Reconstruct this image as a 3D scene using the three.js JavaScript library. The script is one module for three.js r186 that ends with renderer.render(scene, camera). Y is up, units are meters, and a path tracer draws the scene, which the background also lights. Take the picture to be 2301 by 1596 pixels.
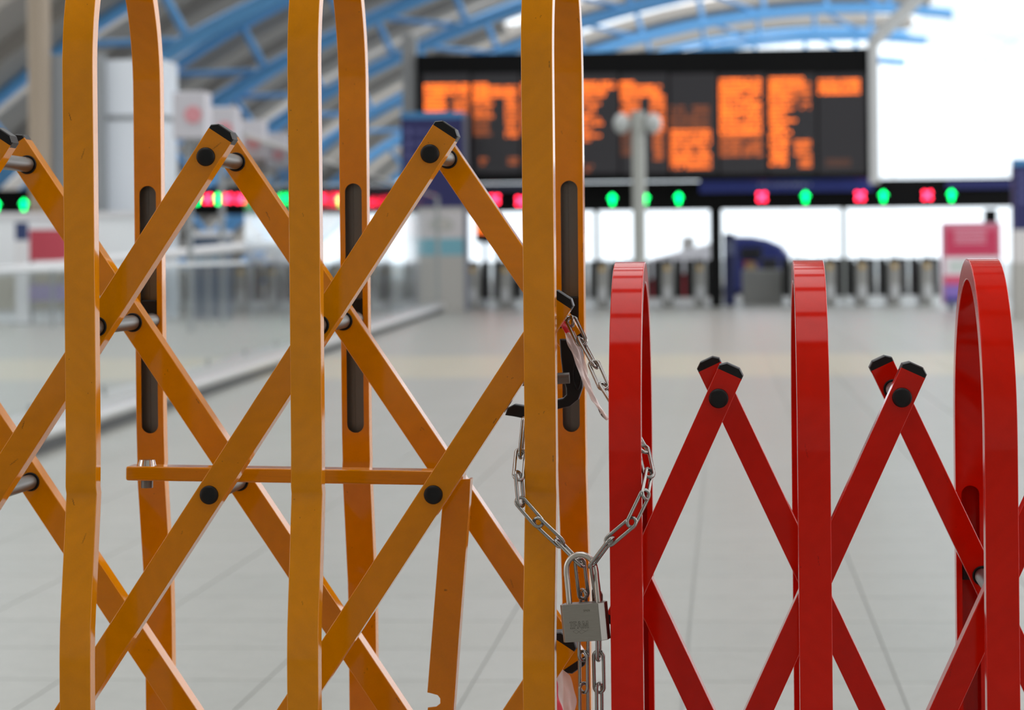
import * as THREE from 'three';
import { mergeGeometries } from 'three/addons/utils/BufferGeometryUtils.js';
import { RoundedBoxGeometry } from 'three/addons/geometries/RoundedBoxGeometry.js';
import { ImprovedNoise } from 'three/addons/math/ImprovedNoise.js';
import { Brush, Evaluator, SUBTRACTION } from 'three-bvh-csg';

// ------------------------------------------------------------------ camera, sky, exposure
const W = 2301, H = 1596, F = 5800, CX = 1150.5, CY = 570, ROLL = 0.0098, YAW = 4.73 * Math.PI / 180, EYE = 1.23;
const scene = new THREE.Scene();
const FULL = 2 * (CY + 456);
const camera = new THREE.PerspectiveCamera(2 * Math.atan(FULL / 2 / F) * 180 / Math.PI, W / FULL, 0.1, 900);
camera.setViewOffset(W, FULL, 0, 456, W, H);                 // level camera, lens shifted down
camera.rotation.order = 'YXZ';
camera.position.set(0, EYE, 0);
camera.rotation.set(0, YAW, -Math.atan(ROLL));
camera.updateProjectionMatrix();
camera.focus = 3.28;
camera.userData.fStop = camera.getFocalLength() / 13.5;      // a 13.5 mm aperture
scene.add(camera);

const noise = new ImprovedNoise();
{ // overcast sky: one soft veil of cloud, a little brighter overhead
  const w = 512, h = 256, d = new Float32Array(w * h * 4);
  for (let j = 0; j < h; j++) for (let i = 0; i < w; i++) {
    const th = (i / w) * Math.PI * 2, ph = (j / h - 0.5) * Math.PI;
    const x = Math.cos(ph) * Math.cos(th), y = Math.sin(ph), z = Math.cos(ph) * Math.sin(th);
    let n = 0, a = 0.5, s = 2.2; for (let k = 0; k < 5; k++) { n += a * noise.noise(x * s + 7, y * s * 2.4 + 3, z * s + 1); a *= 0.55; s *= 2.1; }
    const b = (1 + 0.14 * Math.max(0, y)) * (1 + 0.22 * n), o = (j * w + i) * 4, t = Math.max(0, -n) * 0.25;
    d[o] = b * (0.985 - t); d[o + 1] = b * (0.985 - t * 0.4); d[o + 2] = b * 0.98; d[o + 3] = 1;
  }
  const t = new THREE.DataTexture(d, w, h, THREE.RGBAFormat, THREE.FloatType);
  t.mapping = THREE.EquirectangularReflectionMapping; t.magFilter = THREE.LinearFilter; t.needsUpdate = true;
  scene.background = t; scene.backgroundIntensity = 1.0;
}
{ // the sun behind the cloud: a broad soft glow from beyond the right-hand glazing
  const sun = new THREE.DirectionalLight(new THREE.Color().setRGB(1, 0.97, 0.93), 0.75); sun.position.set(40, 26, -26); sun.target.position.set(0, 1, -4); sun.castShadow = true; sun.shadow.radius = 70;
  sun.shadow.mapSize.set(2048, 2048); Object.assign(sun.shadow.camera, { left: -40, right: 60, top: 40, bottom: -30, near: 1, far: 220 }); scene.add(sun, sun.target);
}
const renderer = new THREE.WebGLRenderer({ antialias: true });
renderer.toneMapping = THREE.LinearToneMapping;
renderer.toneMappingExposure = 2.04;
renderer.shadowMap.enabled = true;

// ------------------------------------------------------------------ helpers
let seed = 12345;
const rnd = () => { seed = (Math.imul(seed, 1664525) + 1013904223) >>> 0; return seed / 4294967296; };
const V = (x, y, z) => new THREE.Vector3(x, y, z);
const lin = (r, g, b) => new THREE.Color().setRGB(r, g, b);
const rgb = (r, g, b) => new THREE.Color().setRGB(r / 255, g / 255, b / 255, THREE.SRGBColorSpace);
const taken = new Map();
const numbered = (n) => { const k = taken.get(n) ?? 0; taken.set(n, k + 1); return k ? `${n}_${String(k).padStart(3, '0')}` : n; };
const shade = (o) => { o.traverse((c) => { if (c.isMesh) { c.castShadow = true; c.receiveShadow = true; } }); return o; };
function part(name, geo, mat, parent) { const m = new THREE.Mesh(geo, mat); m.name = name; parent.add(m); m.castShadow = m.receiveShadow = true; return m; }
function tag(o, label, category, group) { o.userData.label = label; o.userData.category = category; if (group) o.userData.group = group; return o; }
function thing(name, label, category, pos = [0, 0, 0], turn = 0, group) {
  const g = new THREE.Group(); g.name = numbered(name); g.position.set(...pos); g.rotation.y = turn; scene.add(g); return tag(g, label, category, group);
}
function struct(name, geo, mat, label, category) {
  const m = geo ? new THREE.Mesh(geo, mat) : new THREE.Group(); m.name = name; scene.add(m); m.castShadow = m.receiveShadow = true;
  m.userData.kind = 'structure'; m.userData.label = label; m.userData.category = category; return m;
}
const std = (color, roughness = 0.6, metalness = 0, more = {}) => new THREE.MeshStandardMaterial({ color, roughness, metalness, ...more });
const box = (w, h, d, x = 0, y = 0, z = 0) => new THREE.BoxGeometry(w, h, d).translate(x, y, z);
const rbox = (w, h, d, r, x = 0, y = 0, z = 0) => new RoundedBoxGeometry(w, h, d, 2, r).translate(x, y, z);
const cyl = (r, h, n = 24, x = 0, y = 0, z = 0, r2 = r) => new THREE.CylinderGeometry(r2, r, h, n).translate(x, y, z);
// a pixel of the photograph as a direction from the lens, in the hall's axes
function ray(px, py) {
  const dx = px - CX, dy = py - CY, x = (dx - ROLL * dy) / F, y = -(dy + ROLL * dx) / F, c = Math.cos(YAW), s = Math.sin(YAW);
  return V(x * c - s, y, -x * s - c);
}
const at = (px, py, Z) => { const d = ray(px, py); return d.multiplyScalar(-Z / d.z).add(V(0, EYE, 0)); };   // where it meets the upright plane Z metres ahead
const onFloor = (px, py) => { const d = ray(px, py); return d.multiplyScalar(-EYE / d.y).add(V(0, EYE, 0)); };
// upright rectangle between two pixels on plane Z: [x, y, width, height]
function rectAt(x0, y0, x1, y1, Z) { const a = at(x0, (y0 + y1) / 2, Z), b = at(x1, (y0 + y1) / 2, Z), t = at((x0 + x1) / 2, y0, Z), u = at((x0 + x1) / 2, y1, Z); return [(a.x + b.x) / 2, (t.y + u.y) / 2, b.x - a.x, t.y - u.y]; }
function boxAt(x0, y0, x1, y1, Z, depth, r = 0) { const [x, y, w, h] = rectAt(x0, y0, x1, y1, Z); return r ? rbox(w, h, depth, r, x, y, -Z - depth / 2) : box(w, h, depth, x, y, -Z - depth / 2); }
function bar(a, b, r, n = 10) { const d = b.clone().sub(a), L = d.length(); const g = new THREE.CylinderGeometry(r, r, L, n); g.applyQuaternion(new THREE.Quaternion().setFromUnitVectors(V(0, 1, 0), d.normalize())); return g.translate((a.x + b.x) / 2, (a.y + b.y) / 2, (a.z + b.z) / 2); }
function tubeOn(points, r, seg = 60, n = 10) { return new THREE.TubeGeometry(new THREE.CatmullRomCurve3(points), seg, r, n, false); }

// rounded rectangle swept along a path in the plane across the width axis
function rrProfile(w, t, r) {
  const p = []; const c = [[1, 1, 0], [-1, 1, 90], [-1, -1, 180], [1, -1, 270]];
  for (const [sx, sy, a0] of c) for (let k = 0; k <= 3; k++) { const a = (a0 + k * 30) * Math.PI / 180; p.push({ x: sx * (w / 2 - r) + r * Math.cos(a), y: sy * (t / 2 - r) + r * Math.sin(a), nx: Math.cos(a), ny: Math.sin(a) }); }
  p.push({ ...p[0] }); let s = 0; p.forEach((q, i) => { if (i) s += Math.hypot(q.x - p[i - 1].x, q.y - p[i - 1].y); q.s = s; }); return p;
}
// path: [{p: Vector3, n: Vector3 (thickness axis)}], width axis is x
function sweep(path, prof, wAxis = V(1, 0, 0)) {
  const pos = [], nor = [], uv = [], idx = [], m = prof.length; let s = 0;
  path.forEach((q, i) => { if (i) s += q.p.distanceTo(path[i - 1].p);
    for (const c of prof) { const P = q.p.clone().addScaledVector(wAxis, c.x).addScaledVector(q.n, c.y), N = wAxis.clone().multiplyScalar(c.nx).addScaledVector(q.n, c.ny); pos.push(P.x, P.y, P.z); nor.push(N.x, N.y, N.z); uv.push(c.s * 2, s * 2); } });
  const T = (i) => path[Math.min(i + 1, path.length - 1)].p.clone().sub(path[Math.max(i - 1, 0)].p);
  const flip = wAxis.clone().cross(path[0].n).dot(T(0)) < 0;
  const tri = (a, b, c) => flip ? idx.push(a, c, b) : idx.push(a, b, c);
  for (let i = 0; i < path.length - 1; i++) for (let k = 0; k < m - 1; k++) { const a = i * m + k, b = a + 1, c = a + m, d = c + 1; tri(a, b, c); tri(b, d, c); }
  for (const e of [0, path.length - 1]) { const base = pos.length / 3, tn = T(e).normalize().multiplyScalar(e ? 1 : -1); for (let k = 0; k < m - 1; k++) { const o = (e * m + k) * 3; pos.push(pos[o], pos[o + 1], pos[o + 2]); nor.push(tn.x, tn.y, tn.z); uv.push(prof[k].x * 4, prof[k].y * 4); }
    for (let k = 1; k < m - 2; k++) e ? tri(base, base + k, base + k + 1) : tri(base, base + k + 1, base + k); }
  const g = new THREE.BufferGeometry(); g.setAttribute('position', new THREE.Float32BufferAttribute(pos, 3)); g.setAttribute('normal', new THREE.Float32BufferAttribute(nor, 3)); g.setAttribute('uv', new THREE.Float32BufferAttribute(uv, 2)); g.setIndex(idx); return g;
}

// ------------------------------------------------------------------ textures
function canvasTex(w, h, draw, srgb = true) { const c = document.createElement('canvas'); c.width = w; c.height = h; draw(c.getContext('2d'), w, h); const t = new THREE.CanvasTexture(c); t.wrapS = t.wrapT = THREE.RepeatWrapping; if (srgb) t.colorSpace = THREE.SRGBColorSpace; return t; }
function paintTex(base, scuff, dirt, n, seed0) { // enamel: fine mottling, a few scuffs
  seed = seed0; const w = 512, h = 512, d = new Uint8Array(w * h * 4);
  for (let j = 0; j < h; j++) for (let i = 0; i < w; i++) {
    const a = i / w * 2 * Math.PI, b = j / h * 2 * Math.PI; const q = (s, o) => noise.noise(Math.cos(a) * s + o, Math.sin(a) * s + Math.cos(b) * s, Math.sin(b) * s + o * 2);
    const v = 1 + 0.035 * q(1.3, 1) + 0.03 * q(5, 4) + 0.02 * (rnd() - 0.5), o = (j * w + i) * 4;
    for (let c = 0; c < 3; c++) d[o + c] = Math.max(0, Math.min(255, base[c] * v)); d[o + 3] = 255;
  }
  const put = (x, y, k) => { x = (Math.round(x) % w + w) % w; y = (Math.round(y) % h + h) % h; const o = (y * w + x) * 4; for (let c = 0; c < 3; c++) d[o + c] = d[o + c] * (1 - k) + scuff[c] * k; };
  for (let s = 0; s < n; s++) { let x = rnd() * w, y = rnd() * h, a = Math.PI / 2 + (rnd() - 0.5) * 0.9, L = 2 + rnd() * rnd() * 22, k = dirt * (0.3 + 0.7 * rnd()); for (let i = 0; i < L; i++) { put(x, y, k * (rnd() > 0.25 ? 1 : 0.3)); x += Math.cos(a) * 0.8; y += Math.sin(a) * 0.8; a += (rnd() - 0.5) * 0.06; } }
  for (let s = 0; s < n * 0.8; s++) { const x = rnd() * w, y = rnd() * h; put(x, y, dirt); if (rnd() > 0.6) put(x + 1, y, dirt * 0.7); }
  const t = new THREE.DataTexture(d, w, h); t.colorSpace = THREE.SRGBColorSpace; t.wrapS = t.wrapT = THREE.RepeatWrapping; t.magFilter = THREE.LinearFilter; t.needsUpdate = true; return t;
}
const yellowMap = paintTex([216, 134, 0], [84, 50, 8], 0.62, 30, 11);
const redMap = paintTex([202, 22, 3], [110, 14, 8], 0.5, 14, 23);
const floorMap = paintTex([203, 204, 199], [170, 170, 166], 0.35, 60, 31);
floorMap.repeat.set(1, 1);

const M = {
  yellow: new THREE.MeshPhysicalMaterial({ map: yellowMap, roughness: 0.08, ior: 1.4, sheen: 0.5, sheenRoughness: 0.22, sheenColor: lin(1, 0.97, 0.95) }),
  red: new THREE.MeshPhysicalMaterial({ map: redMap, roughness: 0.1, ior: 1.33, sheen: 0.35, sheenRoughness: 0.2, sheenColor: lin(1, 0.95, 0.95) }),
  black: new THREE.MeshPhysicalMaterial({ color: lin(0.005, 0.005, 0.006), roughness: 0.38, specularIntensity: 0.6 }), rubber: std(lin(0.02, 0.02, 0.02), 0.8),
  steel: std(lin(0.56, 0.55, 0.53), 0.3, 1), zinc: std(lin(0.19, 0.187, 0.18), 0.42, 1), brightSteel: std(lin(0.7, 0.69, 0.67), 0.16, 1),
};

const shifted = (m) => [0, 1, 2, 3, 4].map((k) => { if (!k) return m; const c = m.clone(); c.map = m.map.clone(); c.map.offset.set(k * 0.37 % 1, k * 0.61 % 1); c.map.needsUpdate = true; return c; });
M.yellows = shifted(M.yellow); M.reds = shifted(M.red);

// ------------------------------------------------------------------ the floor
const TP = 0.604, TX0 = -2.546, TZ0 = -7.4;
{
  const floor = struct('floor', null, null, 'pale grey polished stone tile floor of the station concourse', 'floor');
  part('tile_bed', box(60, 0.2, 400, -4, -0.105, -180), std(rgb(150, 150, 147), 0.6), floor);
  const tg = new THREE.BoxGeometry(TP - 0.006, 0.02, TP - 0.006).translate(0, -0.01, 0);
  const tones = [[1, 1, 1], [0.985, 0.985, 0.98], [1.01, 1.01, 1.015], [0.97, 0.975, 0.975]].map((c) => new THREE.MeshPhysicalMaterial({ map: floorMap, color: lin(0.52 * c[0], 0.515 * c[1], 0.505 * c[2]), roughness: 0.38, specularIntensity: 0.75, clearcoat: 0.12, clearcoatRoughness: 0.2 }));
  const creams = [[0.68, 0.62, 0.52], [0.68, 0.63, 0.53]].map((c) => new THREE.MeshPhysicalMaterial({ map: floorMap, color: lin(...c), roughness: 0.38, specularIntensity: 0.75, clearcoat: 0.12, clearcoatRoughness: 0.2 }));
  const spots = [];
  for (let i = -36; i < 34; i++) for (let j = -22; j < 92; j++) {
    const x = TX0 + (i + 0.5) * TP, z = TZ0 - (j + 0.5) * TP; if (z > 6) continue;
    const c = Math.cos(YAW), s = Math.sin(YAW), xc = x * c - z * s, zc = -(x * s + z * c);
    const seen = zc > 5.5 && Math.abs(xc / zc) < 0.2 + 0.5 / zc && EYE / zc * F < 1110;
    spots.push({ x, z, seen, d: Math.hypot(x, z), cream: z < -25.4 && z > -31.2 });
  }
  const near = spots.filter((s) => s.seen).sort((a, b) => a.d - b.d).slice(0, 300), rest = [[], []]; seed = 5;
  const nearSet = new Set(near);
  near.forEach((s, k) => { const m = part('floor_tile', tg, s.cream ? creams[k % 2] : tones[Math.floor(rnd() * 4)], floor); m.position.set(s.x, 0, s.z); if (rnd() > 0.5) m.rotation.y = Math.PI; m.name = k ? `floor_tile_${String(k).padStart(3, '0')}` : 'floor_tile'; });
  for (const s of spots) if (!nearSet.has(s)) rest[s.cream ? 1 : 0].push(tg.clone().translate(s.x, 0, s.z));
  rest.forEach((r, k) => { const m = part(k ? 'distant_cream_tiles' : 'distant_tiles', mergeGeometries(r), k ? creams[0] : tones[0], floor); m.userData.kind = 'stuff'; });
}

// ------------------------------------------------------------------ the hall: shed roof, glazing, walls
const PROF = [[-25, -1.5], [-22.5, 0.4], [-20, 2.4], [-17.5, 4.6], [-15, 6.5], [-12.5, 7.95], [-10, 9.1], [-7.5, 10.1], [-5, 10.9], [-2.5, 11.55], [0, 12], [3, 12.3], [6, 12.35], [9, 12.1]];
const profCurve = new THREE.CatmullRomCurve3(PROF.map(([x, y]) => V(x, y, 0)));
const mGlass = new THREE.MeshPhysicalMaterial({ color: lin(0.8, 0.88, 0.95), transmission: 1, thickness: 0, roughness: 0.02, ior: 1.5 });
{
  const deck = std(rgb(166, 161, 155), 0.8);
  const roof = struct('ceiling', null, null, 'ribbed grey metal underside of the arched train shed roof', 'ceiling');
  const pts = profCurve.getSpacedPoints(26);
  const strip = (z0, z1, lift, t, to = 27) => { const g = sweep(pts.slice(0, to).map((p, i) => { const a = pts[Math.max(0, i - 1)], b = pts[Math.min(26, i + 1)], T = b.clone().sub(a).normalize(), n = V(-T.y, T.x, 0); return { p: V(p.x, p.y, (z0 + z1) / 2).addScaledVector(n, lift), n }; }), rrProfile(z1 - z0, t, 0.02), V(0, 0, 1)); return g; };
  let k = 0;
  for (let z = -52; z > -132; z -= 2.0, k++) {
    if (k % 5 === 3) continue;                                       // a slot of daylight between two bays
    const s = part('roof_panel', strip(z - 2.0, z, k % 2 ? 0.34 : 0, 0.42, k > 21 && k % 3 ? 15 : 27), deck, roof); if (k) s.name = `roof_panel_${String(k).padStart(3, '0')}`;
  }
  // blue tube trusses
  const blue = std(rgb(110, 180, 240), 0.4);
  const N = 15, lower = profCurve.getSpacedPoints(N);
  [-58, -68, -78, -89, -101, -114, -127].forEach((z, q) => {
    const t = thing('roof_truss', ['blue tubular roof truss nearest the barriers over the glass screen', 'blue tubular roof truss, second in from the concourse', 'blue tubular roof truss, third in from the concourse', 'blue tubular roof truss, fourth in from the concourse', 'blue tubular roof truss, fifth in above the departure board', 'blue tubular roof truss, sixth in above the departure board', 'blue tubular roof truss at the far open end of the shed'][q], 'truss', [0, 0, 0], 0, 'blue roof trusses');
    const off = (p, i, d) => { const a = lower[Math.max(0, i - 1)], b = lower[Math.min(N, i + 1)], T = b.clone().sub(a).normalize(); return V(p.x + T.y * d, p.y - T.x * d, z); };
    const lo = lower.map((p, i) => off(p, i, 1.75)), hi = lower.map((p, i) => off(p, i, 0.35));
    part('bottom_chord', tubeOn(lo, 0.19), blue, t); part('top_chord', tubeOn(hi, 0.15), blue, t);
    for (let i = 1; i < N; i++) { part('web', bar(lo[i], hi[i], 0.1, 8), blue, t); if (i % 2) part('web', bar(hi[i], lo[i + 1], 0.08, 8), blue, t); }
  });
  // glazed slope on the right of the shed and added end screen
  const white = std(rgb(226, 230, 234), 0.5);
  const gl = thing('glazed_roof_slope', 'bright glazed slope of the shed roof beside the departure board', 'glazing');
  const slope = [V(9.2, 12, 0), V(13, 10.6, 0), V(16, 8.4, 0), V(18, 5.4, 0), V(18.8, 2, 0), V(19, 0, 0)];
  for (let z = -50; z >= -132; z -= 13.6) part('glazing_rib', tubeOn(slope.map((p) => V(p.x, p.y, z)), 0.05, 24, 6), white, gl);
  const mClear = new THREE.MeshPhysicalMaterial({ color: lin(0.84, 0.9, 0.95), transmission: 1, thickness: 0, roughness: 0.02, ior: 1.15 });
  for (let i = 0; i < 5; i++) { part('glazing_bar', bar(V(slope[i].x, slope[i].y, -50), V(slope[i].x, slope[i].y, -132), 0.035, 6), white, gl);
    const a = slope[i], b = slope[i + 1], L = a.distanceTo(b), g = new THREE.PlaneGeometry(82, L); g.rotateX(Math.PI / 2).rotateY(Math.PI / 2); const m = part('glazing_pane', g, mClear, gl);
    m.geometry.rotateZ(Math.atan2(b.y - a.y, b.x - a.x) ); m.position.set((a.x + b.x) / 2, (a.y + b.y) / 2, -91); }
}
{ // added glazed screen at the far end; its tint dims the sky
  const e = thing('sky_tint_screen', 'tall glazed screen added at the far end of the shed to tint the sky', 'glazing'), white = std(rgb(226, 230, 234), 0.5), z = -133.5;
  for (let i = 0; i < 9; i++) { const x = -25 + i * 5.6; part('glazing_pane', new THREE.PlaneGeometry(5.5, 14).translate(x + 2.8, 7, z), mGlass, e); part('mullion', box(0.06, 14, 0.1, x, 7, z), white, e); }
  for (const y of [5, 12]) part('transom', box(50.5, 0.06, 0.1, 0.2, y, z), white, e);
}
{ // unseen near concourse: solid roof, open rooflights and low walls shaped to steer daylight
  const plaster = std(rgb(228, 226, 220), 0.85), slab = std(rgb(206, 206, 203), 0.8), frame = std(rgb(120, 124, 128), 0.5);
  const roof = struct('trim_1', null, null, 'unseen concourse roof with rows of rooflights, openings set for the light', 'roof');
  const y = 9.5;
  for (let i = 0; i < 6; i++) part('roof_slab', box(2.4, 0.3, 53.4, -24 + i * 8.6, y, -25.3), slab, roof);
  part('roof_slab', box(50, 0.3, 12.6, -3, y, 7.7), slab, roof);
  for (let j = 0; j < 15; j++) part('roof_beam', box(50, 0.5, 0.6, -3, y - 0.1, 1.2 - j * 3.8), frame, roof);
  struct('wall_back', box(50, 9.5, 0.3, -3, 4.75, 14), plaster, 'unseen plain wall closing the hall behind the camera', 'wall');
  struct('wall_left', mergeGeometries([box(0.3, 9.5, 44, -26.4, 4.75, -30), box(0.3, 0.3, 22, -26.4, 0.15, 3)]), plaster, 'unseen pale side wall, cut low near the barriers to admit light', 'wall');
  struct('wall_right', box(0.3, 0.3, 66, 20, 0.15, -19), plaster, 'unseen pale side wall, kept low to admit light', 'wall');
}
// ------------------------------------------------------------------ the folding barriers
const AL = Math.atan((1690 - 1150) / F), TURN = -(AL - YAW);
const depthDir = V(Math.sin(AL - YAW), 0, -Math.cos(AL - YAW)), alongDir = V(Math.cos(AL - YAW), 0, Math.sin(AL - YAW));
const originAt = (D) => { const p = ray(CX, CY).multiplyScalar(D); return V(p.x, 0, p.z); };
const OY = originAt(3.275), OR = originAt(3.197);
// pixel on the yellow barrier's front plane moved back by off metres, in that barrier's own axes
function onBar(px, py, off, O = OY) { const d = ray(px, py), p0 = O.clone().addScaledVector(depthDir, off).add(V(0, EYE, 0)).sub(V(0, EYE, 0)); const t = p0.dot(depthDir) / d.dot(depthDir); const P = d.multiplyScalar(t).add(V(0, EYE, 0)).sub(O); return V(P.dot(alongDir), P.y, -P.dot(depthDir)); }

const DEPTH = 0.406, TH = 0.027, WD = 0.04;
function hoopGeometry(top, splay, slotLo, slotHi) {
  const R = (DEPTH + TH) / 2, zf = -TH / 2, zr = -DEPTH - TH / 2, cy = top - TH / 2 - R, path = [];
  const leg = [[0.012, splay ? splay[2] : 0]]; if (splay) { leg.push([splay[1] - 0.06, splay[2]], [splay[1] - 0.02, splay[2] * 0.985], [splay[1] + 0.02, splay[2] * 0.91], [splay[0] - 0.02, splay[2] * 0.09], [splay[0] + 0.02, splay[2] * 0.015], [splay[0] + 0.06, 0]); }
  leg.push([slotLo - 0.05, 0], [slotHi + 0.03, 0], [cy - 0.004, 0], [cy - 0.012, 0]); leg.sort((a, b) => a[0] - b[0]);
  for (let i = leg.length - 2; i >= 0; i--) { const [a, b] = [leg[i], leg[i + 1]]; if (b[0] - a[0] > 0.09) leg.splice(i + 1, 0, [a[0] + 0.02, a[1] + (b[1] - a[1]) * 0.02 / (b[0] - a[0])], [b[0] - 0.02, b[1] - (b[1] - a[1]) * 0.02 / (b[0] - a[0])]); }
  const P = leg.map(([y, s]) => V(0, y, zf + s));
  for (let k = 0; k <= 40; k++) { const a = Math.PI * k / 40; P.push(V(0, cy + (R) * Math.sin(a), (zf + zr) / 2 + ((zf - zr) / 2) * Math.cos(a))); }
  for (const [y, s] of leg.slice().reverse()) P.push(V(0, y, zr - s));
  P.forEach((p, i) => { const T = P[Math.min(i + 1, P.length - 1)].clone().sub(P[Math.max(i - 1, 0)]).normalize(); path.push({ p, n: V(0, -T.z, T.y).normalize() }); });
  let g = sweep(path, rrProfile(WD, TH, 0.0014));
  const ev = new Evaluator(); ev.useGroups = false; ev.attributes = ['position', 'normal', 'uv'];
  const sw = 0.0122, sh = new THREE.Shape(); sh.absarc(0, slotHi - sw, sw, 0, Math.PI); sh.absarc(0, slotLo + sw, sw, Math.PI, 2 * Math.PI); sh.closePath();
  for (const side of [0, 1]) {
    const z0 = side ? -DEPTH - TH : -TH, cav = box(WD - 0.005, slotHi - slotLo + 0.03, TH - 0.0045, 0, (slotHi + slotLo) / 2, z0 + TH / 2);
    const c = new THREE.ExtrudeGeometry(sh, { depth: 0.01, bevelEnabled: false, curveSegments: 14 }).translate(0, 0, side ? -DEPTH - 0.006 : -TH - 0.004);
    for (const cut of [cav, c]) { const a = new Brush(g), b = new Brush(cut); a.updateMatrixWorld(); b.updateMatrixWorld(); g = ev.evaluate(a, b, SUBTRACTION).geometry; }
  }
  return g;
}
const barGeo = new Map();
function barGeometry(L, w) { const k = L.toFixed(4) + w; if (!barGeo.has(k)) barGeo.set(k, sweep([V(0, 0, 0), V(0, L, 0)].map((p) => ({ p, n: V(0, 0, 1) })), rrProfile(w, BT, 0.0016))); return barGeo.get(k); }
const capGeo = new Map();
function capGeometry(w) { if (!capGeo.has(w)) { const s = new THREE.Shape(), a = w / 2 - 0.001, c = 0.007; s.moveTo(-a, -0.002); s.lineTo(a, -0.002); s.lineTo(a, 0.004); s.lineTo(a - c, 0.0095); s.lineTo(-a + c, 0.0095); s.lineTo(-a, 0.004); s.closePath(); capGeo.set(w, new THREE.ExtrudeGeometry(s, { depth: 0.034 - 0.006, bevelEnabled: true, bevelSize: 0.0012, bevelThickness: 0.0025, bevelSegments: 1 }).translate(0, 0, -(0.034 - 0.006) / 2)); } return capGeo.get(w); }
const tubeZ = (r, z0, z1, n = 24) => new THREE.CylinderGeometry(r, r, Math.abs(z1 - z0), n).rotateX(Math.PI / 2).translate(0, 0, (z0 + z1) / 2);
const domeGeo = new THREE.LatheGeometry([[0, 0.0062], [0.007, 0.0058], [0.0112, 0.0042], [0.0124, 0.002], [0.0124, 0]].map(([x, y]) => new THREE.Vector2(x, y)).reverse(), 28).rotateX(Math.PI / 2);
const ringGeo = new THREE.TorusGeometry(0.0118, 0.0016, 8, 28);
const BT = 0.034, ZF0 = -0.087, ZF1 = ZF0 - BT, ZR0 = -0.286, ZR1 = ZR0 - BT;

function makeBarrier(cfg) {
  const g = thing('expanding_barrier', cfg.label, 'barrier', [cfg.O.x, 0, cfg.O.z], TURN);
  const hg = hoopGeometry(cfg.top, cfg.splay, cfg.slot[0], cfg.slot[1]);
  let q = 0; const blockGeo = rbox(0.0235, 0.05, 0.012, 0.002);
  for (const [u, vp, uTweak = 0] of cfg.posts) {
    const h = part('hoop', hg, cfg.mats[(q++ * 2 + 1) % 5], g); h.position.set(u + uTweak, 0, 0); h.rotation.y = vp === null ? 0 : -(Math.atan((vp - 1150) / F) - AL);
    for (const [z, s] of [[-TH / 2, 1], [-DEPTH - TH / 2, -1]]) { const f = part('rubber_foot', rbox(0.05, 0.024, 0.05, 0.004), M.rubber, h); f.position.set(0, 0.012, z + s * (cfg.splay ? cfg.splay[2] : 0)); }
    if (cfg.lined) for (const zc of [-TH / 2, -DEPTH - TH / 2]) { const s = zc < -0.2 ? -1 : 1, sl = cfg.slot[1] - cfg.slot[0] + 0.028, ym = (cfg.slot[0] + cfg.slot[1]) / 2; part('slot_shade_lining', mergeGeometries([box(0.0345, sl, 0.001, 0, ym, zc + s * 0.0102), box(0.001, sl, 0.02, -0.0168, ym, zc), box(0.001, sl, 0.02, 0.0168, ym, zc), box(0.0012, sl, 0.0014, -0.004, ym, zc + s * 0.0092)]), M.zinc, h); }  // dark grey lining added so the slot interior reads as shaded
    for (const r of cfg.slotRows) for (const z of [-TH + 0.004, -DEPTH - 0.006]) { const b = part('slider', blockGeo, M.black, h); b.position.set(0, cfg.v(r) + (z < -0.2 ? 0.004 : 0), z); }
  }
  const node = (c, r) => V(cfg.u(c), cfg.v(r), 0);
  // lattice bars: [c0, r0, c1, r1, which plane, extension above, extension below]
  for (const [c0, r0, c1, r1, rear, e0 = 0.034, e1 = 0.034] of cfg.bars) {
    const a = node(c0, r0), b = node(c1, r1), d = a.clone().sub(b), L = d.length() + e0 + e1, ang = Math.atan2(-d.x, d.y), dir = d.clone().normalize(), st = b.clone().addScaledVector(dir, -e1);
    const m = part('lattice_bar', barGeometry(L, cfg.bw), cfg.mats[q++ % 5], g); m.position.set(st.x, st.y, (rear ? ZR0 + ZR1 : ZF0 + ZF1) / 2); m.rotation.z = ang;
    const c = part('end_cap', capGeometry(cfg.bw), M.black, m); c.position.y = L + 0.0005;
    const e = part('end_cap', capGeometry(cfg.bw), M.black, m); e.position.y = -0.0005; e.rotation.z = Math.PI;
  }
  const midPin = tubeZ(0.0105, ZF1, ZR0), postPin = tubeZ(0.0105, -0.018, -0.416);
  for (const [c, r] of cfg.pins) {
    const post = c % 2 === 0, p = node(c, r);
    const m = part('pivot_pin', post ? postPin : midPin, M.zinc, g); m.position.set(p.x, p.y, 0);
    if (!post) { const d = part('pin_cap', domeGeo, M.black, m); d.position.z = ZF0; const e = part('pin_cap', domeGeo, M.black, m); e.position.z = ZR1; e.rotation.y = Math.PI; }
    else for (const z of [ZF0, ZR1]) { const w = part('washer', ringGeo, M.black, m); w.position.z = z; }
    const w = part('washer', ringGeo, M.black, m); w.position.z = ZR0 + 0.001;
  }
  return g;
}
const yu = (c) => -0.5605 + 0.1487 * c, yv = (r) => 1.3615 - 0.2228 * r;
const yBars = [], yPins = [];
{ // rows 0..5, columns -2..4 (even columns stand at the hoops)
  const c0 = -2, c1 = 4, R = 5;
  for (let r = 0; r <= R; r++) for (let c = c0; c <= c1; c++) if ((c + r) % 2 !== 0 && !(r >= 3 && c % 2 === 0)) yPins.push([c, r]);
  const run = (c, r, dc, rear) => { let n = 0; while (c + dc * (n + 1) >= c0 && c + dc * (n + 1) <= c1 && r + n + 1 <= R) n++; if (n) yBars.push([c, r, c + dc * n, r + n, rear]); };
  for (const c of [-1, 1, 3]) { run(c, 0, -1, 0); run(c, 0, 1, 1); }
  for (const r of [1, 3]) { run(c1, r, -1, 0); run(c0, r, 1, 1); }
}
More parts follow.
